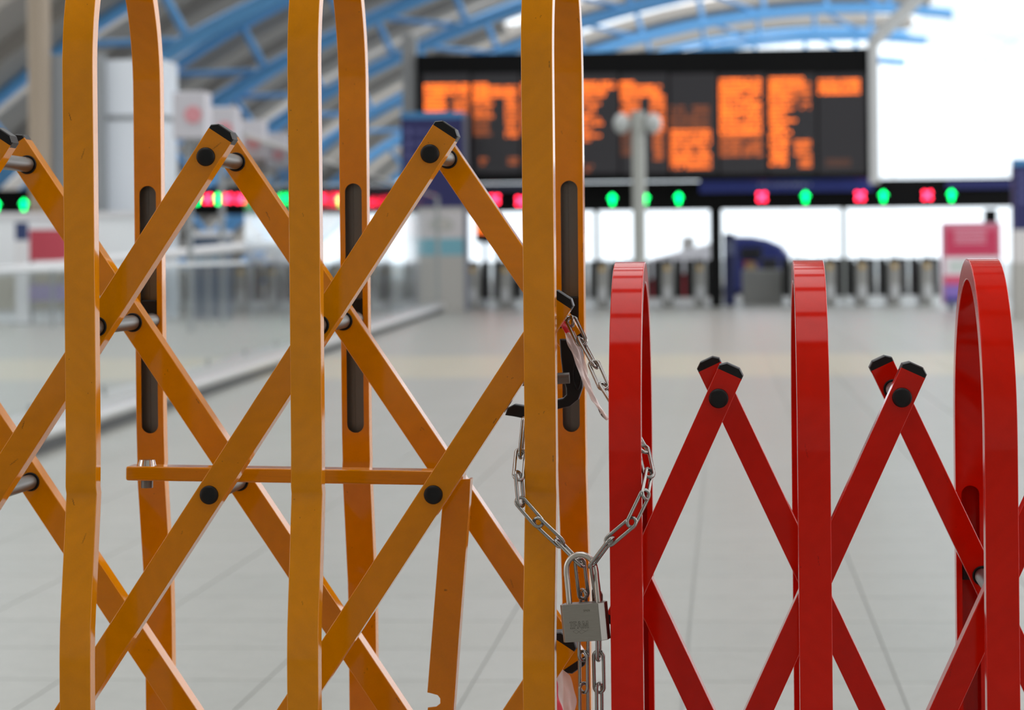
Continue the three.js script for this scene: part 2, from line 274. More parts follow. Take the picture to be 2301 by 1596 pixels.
const yellow = makeBarrier({ label: 'tall yellow folding lattice barrier with hooped posts, chained to the red one', O: OY, top: 1.7, splay: [0.955, 0.735, 0.044], slot: [0.975, 1.333], mats: M.yellows, lined: true, u: yu, v: yv, bw: 0.036, bars: yBars, pins: yPins, slotRows: [1],
  posts: [[-0.5605, 1609], [-0.2665, 1700], [0.0335, 1850], [-0.858, 1640]] });
const ru = (c) => 0.1375 + 0.1147 * c, rv = (r) => 1.0445 - 0.2485 * r;
const rBars = [], rPins = [];
{
  const c0 = 0, c1 = 6, R = 3;
  for (let r = 0; r <= R; r++) for (let c = c0; c <= c1; c++) if ((c + r) % 2 !== 0) rPins.push([c, r]);
  const run = (c, r, dc, rear) => { let n = 0; while (c + dc * (n + 1) >= c0 && c + dc * (n + 1) <= c1 && r + n + 1 <= R) n++; if (n) rBars.push([c, r, c + dc * n, r + n, rear]); };
  for (const c of [1, 3, 5]) { run(c, 0, -1, 0); run(c, 0, 1, 1); }
  for (const r of [1]) { run(c1, r, -1, 0); run(c0, r, 1, 1); }
}
const red = makeBarrier({ label: 'low red folding lattice barrier with hooped posts, chained to the yellow one', O: OR, top: 1.2175, splay: null, slot: [0.55, 0.905], mats: M.reds, u: ru, v: rv, bw: 0.033, bars: rBars, pins: rPins, slotRows: [1],
  posts: [[0.1375, 1655], [0.3693, 1668], [0.5959, 1625], [0.826, 1640]] });

{ // loose stay bar with its hanging hook plate, on the yellow barrier
  const a = onBar(283, 1064, 0.2), b = onBar(1040, 1076, 0.2), L = b.x - a.x;
  const s = part('stay_bar', rbox(L, 0.0195, 0.042, 0.003), M.yellow, yellow); s.position.set((a.x + b.x) / 2, (a.y + b.y) / 2, -0.22); s.rotation.z = Math.atan2(b.y - a.y, L); s.rotation.y = 0.006;
  const bx = -L / 2 + 0.025;
  const bolt = part('bolt_head', new THREE.CylinderGeometry(0.0102, 0.0122, 0.008, 9), M.brightSteel, s); bolt.position.set(bx, 0.0135, 0); const bf = part('bolt_flute', new THREE.CylinderGeometry(0.0102, 0.0122, 0.0078, 9).rotateY(0.35), M.brightSteel, bolt);
  const nut = part('nut', new THREE.CylinderGeometry(0.0085, 0.0085, 0.011, 6), M.zinc, s); nut.position.set(bx, -0.0155, 0);
  const sh = new THREE.Shape(), q = (px, py) => { const p = onBar(px, py, 0.17); return [p.x, p.y]; };
  const pts = [[1000, 1078], [1056, 1078], [1052, 1160], [1013, 1640], [958, 1640], [962, 1592], [980, 1590], [990, 1582], [990, 1570], [984, 1562], [970, 1558], [961, 1556], [995, 1130]].map(([x, y]) => q(x, y));
  sh.moveTo(...pts[0]); pts.slice(1).forEach((p) => sh.lineTo(...p)); sh.closePath();
  const pl = part('hook_plate', new THREE.ExtrudeGeometry(sh, { depth: 0.003, bevelEnabled: true, bevelSize: 0.0006, bevelThickness: 0.0006, bevelSegments: 1 }).translate(0, 0, -0.174), M.yellow, yellow);
  const [x0, y0] = q(1054.5, 1078), [x1, y1] = q(1013, 1640), fl = Math.hypot(x1 - x0, y1 - y0);
  const fg = box(0.003, fl, 0.028); const f = part('flange', fg, M.yellow, pl); f.position.set((x0 + x1) / 2, (y0 + y1) / 2, -0.188); f.rotation.z = Math.atan2(x1 - x0, y0 - y1);
}
{ // black latch hook with its bolt, behind the last yellow post
  const q = (px, py) => { const p = onBar(px, py, 0.2); return [p.x, p.y]; };
  const sh = new THREE.Shape();
  const P = [[1262, 765], [1300, 765], [1308, 800], [1307, 870], [1298, 895], [1280, 910], [1256, 915], [1200, 932], [1176, 936], [1156, 932], [1140, 930], [1144, 918], [1158, 911], [1176, 914], [1200, 916], [1250, 901], [1268, 897], [1277, 888], [1276, 870], [1270, 850], [1264, 800]].map(([x, y]) => q(x, y));
  sh.moveTo(...P[0]); P.slice(1).forEach((p) => sh.lineTo(...p)); sh.closePath();
  const l = part('latch_hook', new THREE.ExtrudeGeometry(sh, { depth: 0.016, bevelEnabled: true, bevelSize: 0.002, bevelThickness: 0.003, bevelSegments: 2 }).translate(0, 0, -0.208), M.black, yellow);
  const c = onBar(1297, 843, 0.186); const r = part('finger_ring', new THREE.TorusGeometry(0.015, 0.002, 8, 30), M.black, l); r.scale.set(0.34, 1.2, 1); r.position.set(c.x, c.y, c.z);
  const a = onBar(1172, 858, 0.15), b = onBar(1268, 848, 0.15), rod = part('latch_rod', new THREE.CylinderGeometry(0.0075, 0.0075, 0.07, 18).rotateZ(Math.PI / 2), M.zinc, yellow); rod.position.set((a.x + b.x) / 2, (a.y + b.y) / 2, -0.155); rod.rotation.z = 0.05;
  const t = onBar(1160, 857, 0.15), th = part('threaded_end', new THREE.CylinderGeometry(0.0032, 0.0032, 0.02, 12).rotateZ(Math.PI / 2), M.black, rod); th.position.set(-0.044, 0.001, 0);
}

// ------------------------------------------------------------------ chain and padlock
function linkGeometry(L, halfW, r) { // stadium, long axis y from 0 to L (bearing points), wide axis x
  const c = new THREE.CurvePath(), y0 = halfW - r, y1 = L - halfW + r; const pts = [];
  for (let k = 0; k <= 10; k++) { const a = Math.PI * k / 10; pts.push(V(halfW * Math.cos(a), Math.max(y1, L / 2 + 0.001) + halfW * Math.sin(a), 0)); }
  for (let k = 0; k <= 10; k++) { const a = Math.PI + Math.PI * k / 10; pts.push(V(halfW * Math.cos(a), Math.min(y0, L / 2 - 0.001) + halfW * Math.sin(a), 0)); }
  return new THREE.TubeGeometry(new THREE.CatmullRomCurve3(pts, true, 'catmullrom', 0.15), 56, r, 10, true);
}
{
  const chain = thing('chain', 'grey steel link chain looped round the yellow and red end posts', 'chain', [OY.x, 0, OY.z], TURN);
  const chainSteel = std(lin(0.36, 0.355, 0.34), 0.22, 1);
  const strands = [
    [[1177, 950, 0.04], [1170, 1019, 0.02, 80], [1165, 1070, -0.004, 20], [1170, 1128, -0.022, 62], [1209.5, 1174, -0.03, 26], [1257, 1219, -0.036, -28], [1302.5, 1266, -0.05, 80], [1311, 1336, -0.04, 28], [1311, 1402, -0.028, -55], [1311, 1474, -0.03, 32], [1311.5, 1546, -0.03, -36], [1312, 1618, -0.03, 42]],
    [[1428, 978, -0.02], [1446, 1010, -0.04, 60], [1458, 1064, -0.062, 22], [1449, 1112, -0.09, 55], [1419, 1174, -0.1, 30], [1370.5, 1215.5, -0.098, -30], [1332, 1267, -0.075, 72], [1342, 1333, -0.048, 68], [1345, 1402, -0.028, -40], [1345, 1474, -0.03, 76], [1346.5, 1546, -0.03, -12], [1347, 1618, -0.03, 62]],
    [[1272, 726, 0.15], [1285, 722, 0.115, 10], [1306.5, 767, 0.1, 12], [1335, 819, 0.07, 78], [1357, 868, 0.04, 18], [1384, 912, 0.01, 62], [1408, 950, -0.015, 20], [1428, 978, -0.02, 70]],
  ];
  for (const s of strands) for (let i = 0; i < s.length - 1; i++) {
    const a = onBar(s[i][0], s[i][1], s[i][2]), b = onBar(s[i + 1][0], s[i + 1][1], s[i + 1][2]), d = b.clone().sub(a), L = d.length();
    const y = d.clone().normalize(), view = V(0, 0, 1), x0 = y.clone().cross(view).normalize(), z0 = x0.clone().cross(y), an = (s[i + 1][3] ?? 0) * Math.PI / 180;
    const x = x0.multiplyScalar(Math.cos(an)).addScaledVector(z0, Math.sin(an)), z = x.clone().cross(y);
    const ext = 0.0035, m = part('link', linkGeometry(L + 2 * ext, 0.0063, 0.0023), chainSteel, chain);
    m.quaternion.setFromRotationMatrix(new THREE.Matrix4().makeBasis(x, y, z)); m.position.copy(a).addScaledVector(y, -ext);
  }
}
{
  const c = onBar(1316, 1396, -0.062), w = 0.0555, h = 0.0465, d = 0.024;
  const P = c.clone().applyAxisAngle(V(0, 1, 0), TURN).add(OY);
  const lock = thing('padlock', 'brushed steel padlock hanging on the chain between the barriers', 'padlock', [P.x, P.y, P.z]);
  lock.rotation.set(0, TURN - 0.24, 0.09, 'YXZ');
  const steel = std(lin(0.36, 0.345, 0.325), 0.4, 1);
  const plain = steel.clone();
  const face = canvasTex(1024, 856, (g, W0, H0) => { g.fillStyle = '#bdb8b0'; g.fillRect(0, 0, W0, H0); seed = 77;
    for (let i = 0; i < 2600; i++) { const v = 150 + rnd() * 80 | 0; g.fillStyle = `rgba(${v},${v - 4},${v - 10},0.16)`; g.fillRect(rnd() * W0 - 100, rnd() * H0, 60 + rnd() * 300, 1 + rnd() * 1.5); }
    g.strokeStyle = '#5f5a53'; g.lineWidth = 8; g.font = 'bold 220px sans-serif'; g.textAlign = 'center'; g.strokeText('IFAM', 440, 560);
    g.lineWidth = 4; g.beginPath(); g.moveTo(240, 630); g.lineTo(330, 590); g.lineTo(410, 640); g.lineTo(500, 590); g.lineTo(600, 640); g.lineTo(690, 600); g.moveTo(240, 630); g.lineTo(330, 680); g.lineTo(410, 640); g.lineTo(470, 690); g.lineTo(600, 640); g.stroke();
    g.fillStyle = '#857f77'; g.font = 'bold 66px sans-serif'; g.fillText('SPAIN', 690, 180); });
  steel.map = face; steel.color = lin(0.62, 0.61, 0.6); face.wrapS = face.wrapT = THREE.ClampToEdgeWrapping;
  const s = new THREE.Shape(); const bw = w / 2, bd = d / 2, ch = 0.0055;
  s.moveTo(-bw, -bd + 0.003); s.lineTo(-bw + 0.003, -bd); s.lineTo(bw - ch, -bd); s.lineTo(bw, -bd + ch); s.lineTo(bw, bd - ch); s.lineTo(bw - ch, bd); s.lineTo(-bw + 0.003, bd); s.lineTo(-bw, bd - 0.003); s.closePath();
  part('body', new THREE.ExtrudeGeometry(s, { depth: h - 0.001, bevelEnabled: true, bevelSize: 0.0005, bevelThickness: 0.0005, bevelSegments: 1 }).rotateX(-Math.PI / 2).translate(0, -h / 2, 0), plain, lock);
  part('engraved_face', new THREE.PlaneGeometry(w - ch - 0.004, h - 0.001).translate(-(ch - 0.003) / 2, 0, bd + 0.0007), steel, lock);
  const U = []; const r = 0.0182; for (let k = 0; k <= 6; k++) U.push(V(-r - 0.001, h / 2 - 0.004 + k * 0.007, 0)); for (let k = 1; k < 12; k++) { const a = Math.PI - Math.PI * k / 12; U.push(V(r * Math.cos(a) * 1.03, h / 2 + 0.041 + r * 1.02 * Math.sin(a), 0)); } for (let k = 6; k >= 0; k--) U.push(V(r + 0.001, h / 2 - 0.004 + k * 0.007, 0));
  part('shackle', tubeOn(U, 0.0037, 80, 14), std(lin(0.56, 0.52, 0.48), 0.28, 1), lock);
}
{ // torn ends of red and white barrier tape
  const ribbon = (spine, widths, twist, fold) => { const pos = [], uv = [], idx = [], n = 9, c = new THREE.CatmullRomCurve3(spine), S = 44;
    for (let i = 0; i <= S; i++) { const t = i / S, p = c.getPoint(t), T = c.getTangent(t), w = widths[0] + (widths[1] - widths[0]) * t + widths[2] * Math.sin(t * Math.PI), side = T.clone().cross(V(Math.sin(twist + t * 1.4), 0, Math.cos(twist + t * 1.4))).normalize(), nn = side.clone().cross(T);
      for (let k = 0; k < n; k++) { const s = k / (n - 1) - 0.5, q = p.clone().addScaledVector(side, s * w + 0.0012 * Math.sin(t * 21 + k)).addScaledVector(nn, fold * (Math.sin(k * 1.7 + t * 6) * 0.5 + noise.noise(k * 0.7, t * 7, 3))); pos.push(q.x, q.y, q.z); uv.push(s + 0.5, t); } }
    for (let i = 0; i < S; i++) for (let k = 0; k < n - 1; k++) { const a = i * n + k; idx.push(a, a + 1, a + n, a + 1, a + n + 1, a + n); }
    const g = new THREE.BufferGeometry(); g.setAttribute('position', new THREE.Float32BufferAttribute(pos, 3)); g.setAttribute('uv', new THREE.Float32BufferAttribute(uv, 2)); g.setIndex(idx); g.computeVertexNormals(); return g; };
  const tapeTex = (redFrom, redTo, edge) => canvasTex(64, 256, (g) => { g.fillStyle = '#f2e6e4'; g.fillRect(0, 0, 64, 256); g.fillStyle = '#f0324a'; g.fillRect(0, redFrom, 64, redTo - redFrom); if (edge) { g.beginPath(); g.moveTo(38, 0); g.lineTo(64, 0); g.lineTo(64, 256); g.lineTo(44, 256); g.lineTo(40, 120); g.fill(); } });
  const film = (map) => new THREE.MeshPhysicalMaterial({ map, roughness: 0.5, transmission: 0.35, thickness: 0, side: THREE.DoubleSide });
  const B = (x, y, o) => onBar(x, y, o);
  const a = thing('barrier_tape', 'torn strip of white and red tape hanging beside the upper chain', 'tape', [OY.x, 0, OY.z], TURN);
  part('film', ribbon([B(1266, 724, 0.13), B(1279, 752, 0.12), B(1296, 795, 0.11), B(1316, 850, 0.1), B(1336, 900, 0.09), B(1366, 942, 0.08)], [0.008, 0.004, 0.013], 0.3, 0.004), film(tapeTex(212, 256, false)), a);
  const b = thing('barrier_tape', 'torn white tape with a red edge hanging below the padlock', 'tape', [OY.x, 0, OY.z], TURN);
  part('film', ribbon([B(1250, 1498, 0.11), B(1258, 1530, 0.11), B(1268, 1580, 0.11), B(1272, 1640, 0.11), B(1268, 1700, 0.11)], [0.01, 0.03, 0.02], 0.1, 0.003), film(tapeTex(0, 0, true)), b);
}
// ------------------------------------------------------------------ departure board
const ZG = 57.5;                                                     // the gate line
{
  const Z = 56.6, b = thing('departure_board', 'wide black departure board of nine orange lit columns above the gates', 'departure board');
  const housing = new THREE.MeshPhysicalMaterial({ color: rgb(9, 9, 11), roughness: 0.6, specularIntensity: 0.3 }), panel = std(rgb(44, 43, 48), 0.35);
  const pxm = 2048 / 1020;                                           // texture pixels per photo pixel
  const tex = canvasTex(2048, 480, (g) => {
    g.fillStyle = '#000'; g.fillRect(0, 0, 2048, 480); seed = 909;
    const X = (x) => (x - 935) * pxm, Y = (y) => (y - 165) * (480 / 225);
    const rows = (x0, x1, y0, y1, k, rag = 0) => { for (let y = y0; y < y1; y += 9) { const e = x1 - rnd() * rag; for (let x = x0; x < e; x += 5.5) { if (rnd() < 0.1) continue; const v = k * (0.75 + 0.25 * rnd()); g.fillStyle = `rgb(${255 * v | 0},${112 * v | 0},${14 * v | 0})`; g.fillRect(X(x), Y(y), 4.2 * pxm, 6 * (480 / 225)); } } };
    const dot = (x, y) => { g.fillStyle = '#000'; g.fillRect(X(x - 7), Y(y - 7), 14 * pxm, 14 * 2.13); };
    rows(955, 1000, 189, 250, 1); rows(955, 1052, 189, 213, 1, 6); rows(1020, 1052, 220, 375, 0.8); rows(955, 995, 250, 370, 0.5, 10);
    rows(1064, 1095, 187, 225, 1); rows(1064, 1162, 194, 220, 0.95, 6); rows(1066, 1108, 222, 262, 0.75, 10); rows(1066, 1106, 262, 305, 0.45, 12); rows(1136, 1163, 222, 305, 0.8); rows(1078, 1092, 355, 366, 0.5); rows(1142, 1160, 355, 366, 0.5);
    rows(1174, 1272, 186, 212, 1, 8); rows(1174, 1222, 212, 300, 0.8, 12); rows(1246, 1272, 220, 300, 0.7);
    rows(1284, 1382, 184, 202, 1); rows(1284, 1366, 202, 212, 0.9); rows(1284, 1352, 212, 312, 0.8, 30); rows(1315, 1330, 370, 380, 0.5);
    rows(1394, 1424, 183, 215, 1); rows(1394, 1488, 192, 214, 0.95, 4); rows(1394, 1440, 214, 262, 0.8, 8); rows(1396, 1425, 262, 352, 0.3); rows(1462, 1490, 214, 300, 0.85); rows(1468, 1490, 300, 356, 0.6);
    rows(1506, 1536, 238, 292, 0.35); rows(1556, 1594, 238, 292, 0.35); rows(1536, 1560, 256, 292, 0.3); rows(1504, 1597, 292, 374, 0.9); dot(1560, 337);
    rows(1612, 1711, 177, 300, 1); rows(1614, 1711, 300, 350, 0.6); dot(1671, 216); dot(1671, 268); dot(1673, 320);
    rows(1724, 1806, 174, 196, 1); rows(1724, 1790, 196, 214, 1, 20); rows(1784, 1822, 186, 214, 0.7); rows(1724, 1788, 214, 320, 1, 26); rows(1724, 1764, 320, 374, 1); rows(1800, 1822, 230, 246, 0.75); rows(1784, 1822, 316, 352, 0.8); rows(1796, 1822, 352, 374, 0.8);
    rows(1840, 1932, 178, 206, 1); rows(1856, 1910, 358, 372, 0.22);
  });
  const led = new THREE.MeshStandardMaterial({ color: lin(0.03, 0.028, 0.034), roughness: 0.35, emissive: lin(1, 1, 1), emissiveMap: tex, emissiveIntensity: 2.0 });
  part('housing', boxAt(936, 115, 1952, 406, Z, 0.5), housing, b);
  for (let k = 0; k < 9; k++) { const x0 = 951 + k * 111, x1 = x0 + 106, [x, y, w, h] = rectAt(x0, 165, x1, 390, Z - 0.02), g = new THREE.PlaneGeometry(w, h).translate(x, y, -Z + 0.03), uv = g.attributes.uv; for (let i = 0; i < 4; i++) uv.setX(i, (x0 - 935 + uv.getX(i) * (x1 - x0)) / 1020); part('screen', g, led, b); }
  const grey = std(rgb(150, 152, 154), 0.5), light = std(rgb(205, 207, 208), 0.5);
  part('support_post', boxAt(906, 78, 936, 690, Z + 0.2, 0.3), grey, b);
  part('edge_frame', boxAt(1953, 88, 1975, 412, Z - 0.1, 0.5), light, b);
  part('hanger', bar(at(1964, 92, Z), at(2120, -60, Z), 0.16), light, b);
}
// ------------------------------------------------------------------ the gate line: canopy with signals, gates
{
  const black = new THREE.MeshPhysicalMaterial({ color: rgb(10, 10, 11), roughness: 0.6, specularIntensity: 0.3 }), navy = std(rgb(30, 38, 104), 0.5), greyBlue = std(rgb(82, 86, 112), 0.5);
  const c = thing('gate_canopy', 'long black overhead beam with red and green signals above the ticket gates', 'canopy');
  const [bx, by, bw, bh] = rectAt(-260, 430, 2275, 473, ZG);
  part('beam', box(bw, 0.62, 0.7, bx, at(1600, 439, ZG).y, -ZG - 0.35), black, c);
  for (const x of [1608, 2228, 860, 96]) { const p = at(x, 470, ZG + 0.1); part('column', box(0.26, p.y, 0.3, p.x, p.y / 2, -ZG - 0.35), black, c); }
  const words = canvasTex(512, 64, (g) => { g.fillStyle = '#33439c'; g.fillRect(0, 0, 512, 64); g.fillStyle = '#a9b0d4'; seed = 4; for (let x = 175; x < 330; x += 9 + rnd() * 8) g.fillRect(x, 20, 6 + rnd() * 5, 16); });
  part('fascia_sign', boxAt(1572, 403, 1962, 431, ZG - 0.12, 0.1), std(lin(1, 1, 1), 0.5, 0, { map: words }), c);
  part('fascia_sign', boxAt(2126, 406, 2290, 424, ZG - 0.12, 0.1), navy, c);
  part('fascia_sign', boxAt(1056, 413, 1180, 430, ZG - 0.12, 0.1), greyBlue, c);
  const red = new THREE.MeshStandardMaterial({ color: lin(0.2, 0.01, 0.02), emissive: lin(1, 0.02, 0.06), emissiveIntensity: 7 }), green = new THREE.MeshStandardMaterial({ color: lin(0.01, 0.2, 0.05), emissive: lin(0.0, 1, 0.16), emissiveIntensity: 4.2 });
  const cross = mergeGeometries([box(0.2, 0.042, 0.02).rotateZ(Math.PI / 4), box(0.2, 0.042, 0.02).rotateZ(-Math.PI / 4)]);
  const ar = new THREE.Shape(); [[0, 0.1], [0.075, 0.01], [0.026, 0.01], [0.026, -0.1], [-0.026, -0.1], [-0.026, 0.01], [-0.075, 0.01]].forEach(([x, y], i) => i ? ar.lineTo(x, y) : ar.moveTo(x, y)); ar.closePath();
  const arrow = new THREE.ExtrudeGeometry(ar, { depth: 0.02, bevelEnabled: false });
  const S = [[54, 460, 1], [-8, 462, 1], [366, 449, 0], [443, 447, 1], [467, 447, 0], [490, 447, 1], [512, 446, 0], [541, 447, 0], [634, 446, 1], [648, 446, 1], [727, 445, 0], [757, 444, 0], [764, 452, 1], [1112, 448, 0], [1170, 452, 0], [1250, 450, 0], [1376, 448, 1], [1450, 447, 1], [1525, 446, 1], [1712, 443, 0], [1810, 443, 1], [1933, 441, 0], [1985, 441, 1], [2084, 439, 0], [2138, 439, 1]];
  for (const [x, y, g] of S) { const p = at(x, y, ZG - 0.06), h = part('signal_lamp', box(0.24, 0.24, 0.05, 0, 0, -0.03), black, c); h.scale.set(1.2, 1.2, 1); h.position.set(p.x, p.y, p.z); part(g ? 'green_arrow' : 'red_cross', g ? arrow : cross, g ? green : red, h); }

  // one gate, then copies along the line
  const shell = std(rgb(168, 168, 165), 0.4, 0.2), darkG = std(rgb(34, 36, 40), 0.35), paddle = std(rgb(26, 28, 32), 0.25), yellowDisc = std(rgb(214, 170, 60), 0.5), pale = std(rgb(200, 202, 204), 0.4);
  const y0 = at(1600, 473, ZG).y;
  const gate = (name) => { const g = new THREE.Group(); g.name = name;
    part('body', rbox(0.26, 0.96, 1.5, 0.05, 0, 0.48, -0.75), shell, g); part('nose', rbox(0.2, 0.3, 0.12, 0.04, 0, 0.28, 0.03), pale, g);
    part('reader_head', rbox(0.22, 0.14, 0.36, 0.04, 0, 1.0, -0.2), darkG, g); part('card_reader', cyl(0.06, 0.02, 16).rotateX(1.2).translate(0, 0.86, 0.012), yellowDisc, g);
    for (const s of [-1, 1]) part('paddle', rbox(0.2, 0.86, 0.05, 0.02, s * 0.235, 0.62, -0.75), paddle, g);
    return g; };
  const proto = gate('ticket_gate'); let first = true;
  const place = (px, label, group) => { const p = onFloor(px, 690 + (1600 - px) * 0.0098), o = first ? proto : proto.clone(); o.name = numbered('ticket_gate'); first = false; o.position.set(at(px, 680, ZG + 1).x, 0, -ZG - 1); scene.add(o); tag(o, label, 'ticket gate', group); shade(o); };
  const nth = ['first', 'second', 'third', 'fourth', 'fifth', 'sixth', 'seventh', 'eighth', 'ninth', 'tenth', 'eleventh', 'twelfth', 'thirteenth', 'fourteenth']; let k = 0;
  for (let px = 1062; px < 2110; px += 73) if (px < 1600 || px > 1780) place(px, `grey ticket gate with dark paddles, ${nth[k++]} along the row from the navy map totem`, 'ticket gates in the open'); k = 0;
  for (let px = 250; px < 900; px += 73) place(px, `grey ticket gate seen through the glass, ${nth[k++]} along from the white lift housing`, 'ticket gates behind the glass');
}
// ------------------------------------------------------------------ totems, posters, poles
function totem(x0, x1, Z, label, bands, side) { // bands: [y0, y1, material, name]
  const t = thing('information_totem', label, 'totem'); const foot = onFloor((x0 + x1) / 2, CY + 6 + EYE * F / Z);
  for (const [y0, y1, m, n, dx0 = 0, dx1 = 0] of bands) part(n, boxAt(x0 + dx0, y0, x1 + dx1, y1, Z, 0.5), m, t);
  if (side) { const [a, b, m] = side, yTop = bands[0][0] + 4, yb = bands[bands.length - 1][1]; part('side_panel', boxAt(a, yTop, b, yb, Z + 0.15, 0.4), m, t); }
  return t;
}
{
  const navy = std(rgb(33, 34, 92), 0.5), sky = std(rgb(64, 132, 186), 0.5), grey = std(rgb(176, 174, 170), 0.6), pale = std(rgb(214, 211, 212), 0.6), teal = std(rgb(116, 172, 188), 0.5), mid = std(rgb(120, 124, 136), 0.5);
  const print = canvasTex(256, 256, (g) => { g.fillStyle = '#21225c'; g.fillRect(0, 0, 256, 256); g.fillStyle = '#5a5c92'; seed = 8; for (const y of [28, 62, 96, 130]) { g.fillRect(22, y, 20, 20); for (let x = 60; x < 190; x += 10 + rnd() * 6) g.fillRect(x, y + 4, 7, 12); } });
  const mapP = canvasTex(128, 96, (g) => { g.fillStyle = '#c8c4c6'; g.fillRect(0, 0, 128, 96); g.fillStyle = '#a9aba6'; g.beginPath(); g.ellipse(68, 46, 34, 24, 0.3, 0, 7); g.fill(); g.fillStyle = '#bdb9b4'; g.beginPath(); g.ellipse(72, 46, 18, 12, 0, 0, 7); g.fill(); });
  const p = std(lin(1, 1, 1), 0.5, 0, { map: print }), mp = std(lin(1, 1, 1), 0.6, 0, { map: mapP });
  totem(900, 1040, 55.6, 'navy blue information totem with a pale map panel and teal band', [[252, 266, sky, 'top_edge'], [266, 466, p, 'sign_face', 2, 0], [466, 474, grey, 'rail', 40, 0], [474, 536, mp, 'map_panel', 40, 0], [536, 574, teal, 'teal_band', 36, 0], [574, 700, grey, 'base', 40, 2]], [1036, 1050, mid]);
  totem(2279, 2420, 46, 'navy blue information totem beside the pink poster stand', [[356, 372, sky, 'top_edge'], [372, 516, p, 'sign_face'], [516, 590, pale, 'map_panel'], [590, 716, grey, 'base']], null);
  // pink poster
  const poster = canvasTex(128, 192, (g) => { g.fillStyle = '#d2607c'; g.fillRect(0, 0, 128, 192); g.fillStyle = '#c8375c'; g.fillRect(4, 14, 120, 60); g.fillStyle = '#e3b4c4'; for (let y = 10; y < 50; y += 8) g.fillRect(24, y, 74, 3); g.fillStyle = '#eadfe6'; g.fillRect(0, 78, 128, 46); g.fillStyle = '#c9d3cf'; g.fillRect(12, 88, 40, 28); g.fillStyle = '#d6577a'; g.fillRect(0, 124, 128, 24); g.fillStyle = '#8a6fc0'; g.fillRect(0, 148, 128, 30); g.fillStyle = '#44408e'; g.fillRect(0, 178, 128, 14); });
  const st = thing('poster_stand', 'pink red and purple poster stand in front of the ticket gates', 'poster stand');
  part('frame', boxAt(2116, 500, 2250, 684, 53, 0.12), std(rgb(196, 150, 168), 0.5), st); part('poster', boxAt(2122, 506, 2245, 680, 52.97, 0.03), std(lin(1, 1, 1), 0.55, 0, { map: poster }), st);
  for (const x of [2140, 2230]) part('foot', boxAt(x - 8, 680, x + 8, 704, 52.9, 0.4), mid, st);
  // small sign and orange display near the totem
  const od = thing('platform_display', 'small orange lit platform display beside the navy totem', 'display');
  part('case', boxAt(1068, 486, 1112, 546, 60.5, 0.2), std(rgb(30, 30, 32), 0.5), od);
  part('lit_screen', boxAt(1070, 490, 1110, 524, 60.45, 0.04), new THREE.MeshStandardMaterial({ color: lin(0.05, 0.02, 0), emissive: lin(1, 0.16, 0.01), emissiveIntensity: 0.85 }), od);
  { const q = at(1090, 546, 60.6); part('post', cyl(0.05, q.y, 10, q.x, q.y / 2, -60.6), mid, od); }
  // twin-headed pole in front of the board
  const pl = thing('camera_pole', 'pale grey pole with two round heads in front of the departure board', 'pole'); const pm = std(rgb(160, 162, 158), 0.5), hm = std(rgb(176, 180, 180), 0.4);
  { const Z = 47, top = at(1434, 250, Z); part('pole', cyl(0.115, top.y, 20, top.x, top.y / 2, -Z, 0.125), pm, pl); const l = at(1386, 277, Z), r = at(1484, 276, Z); part('cross_arm', bar(V(l.x, l.y, -Z), V(r.x, r.y, -Z), 0.05), pm, pl);
    for (const x of [1397, 1468]) { const q = at(x, 278, Z); part('head', new THREE.SphereGeometry(0.15, 18, 14).scale(1, 1.25, 1).translate(q.x, q.y, -Z + 0.05), hm, pl); } part('head_collar', cyl(0.14, 0.34, 18, top.x, top.y - 0.2, -Z), pm, pl); part('base_plate', cyl(0.22, 0.03, 20, top.x, 0.015, -Z), pm, pl); }
  // slim poles beyond the gates
  for (const [x, z, where] of [[1118, 64, 'just behind the orange platform display'], [1895, 66, 'between the navy train and the pink poster'], [1340, 67, 'between the orange platform display and the camera pole']]) { const t = thing('slim_pole', `slim grey pole beyond the gates, ${where}`, 'pole', [0, 0, 0], 0, 'slim platform poles'); const q = at(x, 460, z); part('pole', cyl(0.07, q.y, 10, q.x, q.y / 2, -z), pm, t); part('base_plate', cyl(0.14, 0.03, 12, q.x, 0.015, -z), pm, t); }
  // luggage-style grey cabinet and blue sign by the canopy column
  const bs = thing('blue_help_point', 'dark blue help point panel by the canopy column', 'help point'); part('panel', boxAt(1626, 524, 1652, 690, 58.9, 0.3, 0.04), std(rgb(26, 34, 84), 0.5), bs); part('badge', boxAt(1630, 540, 1650, 572, 58.85, 0.05), std(rgb(110, 118, 150), 0.5), bs);
  const cab = thing('grey_cabinet', 'plain grey cabinet behind the canopy column', 'cabinet'); part('carcass', boxAt(1668, 606, 1760, 692, 60, 0.9, 0.03), std(rgb(166, 166, 162), 0.5), cab); part('top_tray', boxAt(1676, 590, 1700, 606, 60.1, 0.4), std(rgb(190, 160, 110), 0.6), cab); part('monitor', boxAt(1712, 580, 1748, 606, 60.2, 0.3, 0.03), std(rgb(40, 40, 48), 0.4), cab);
}
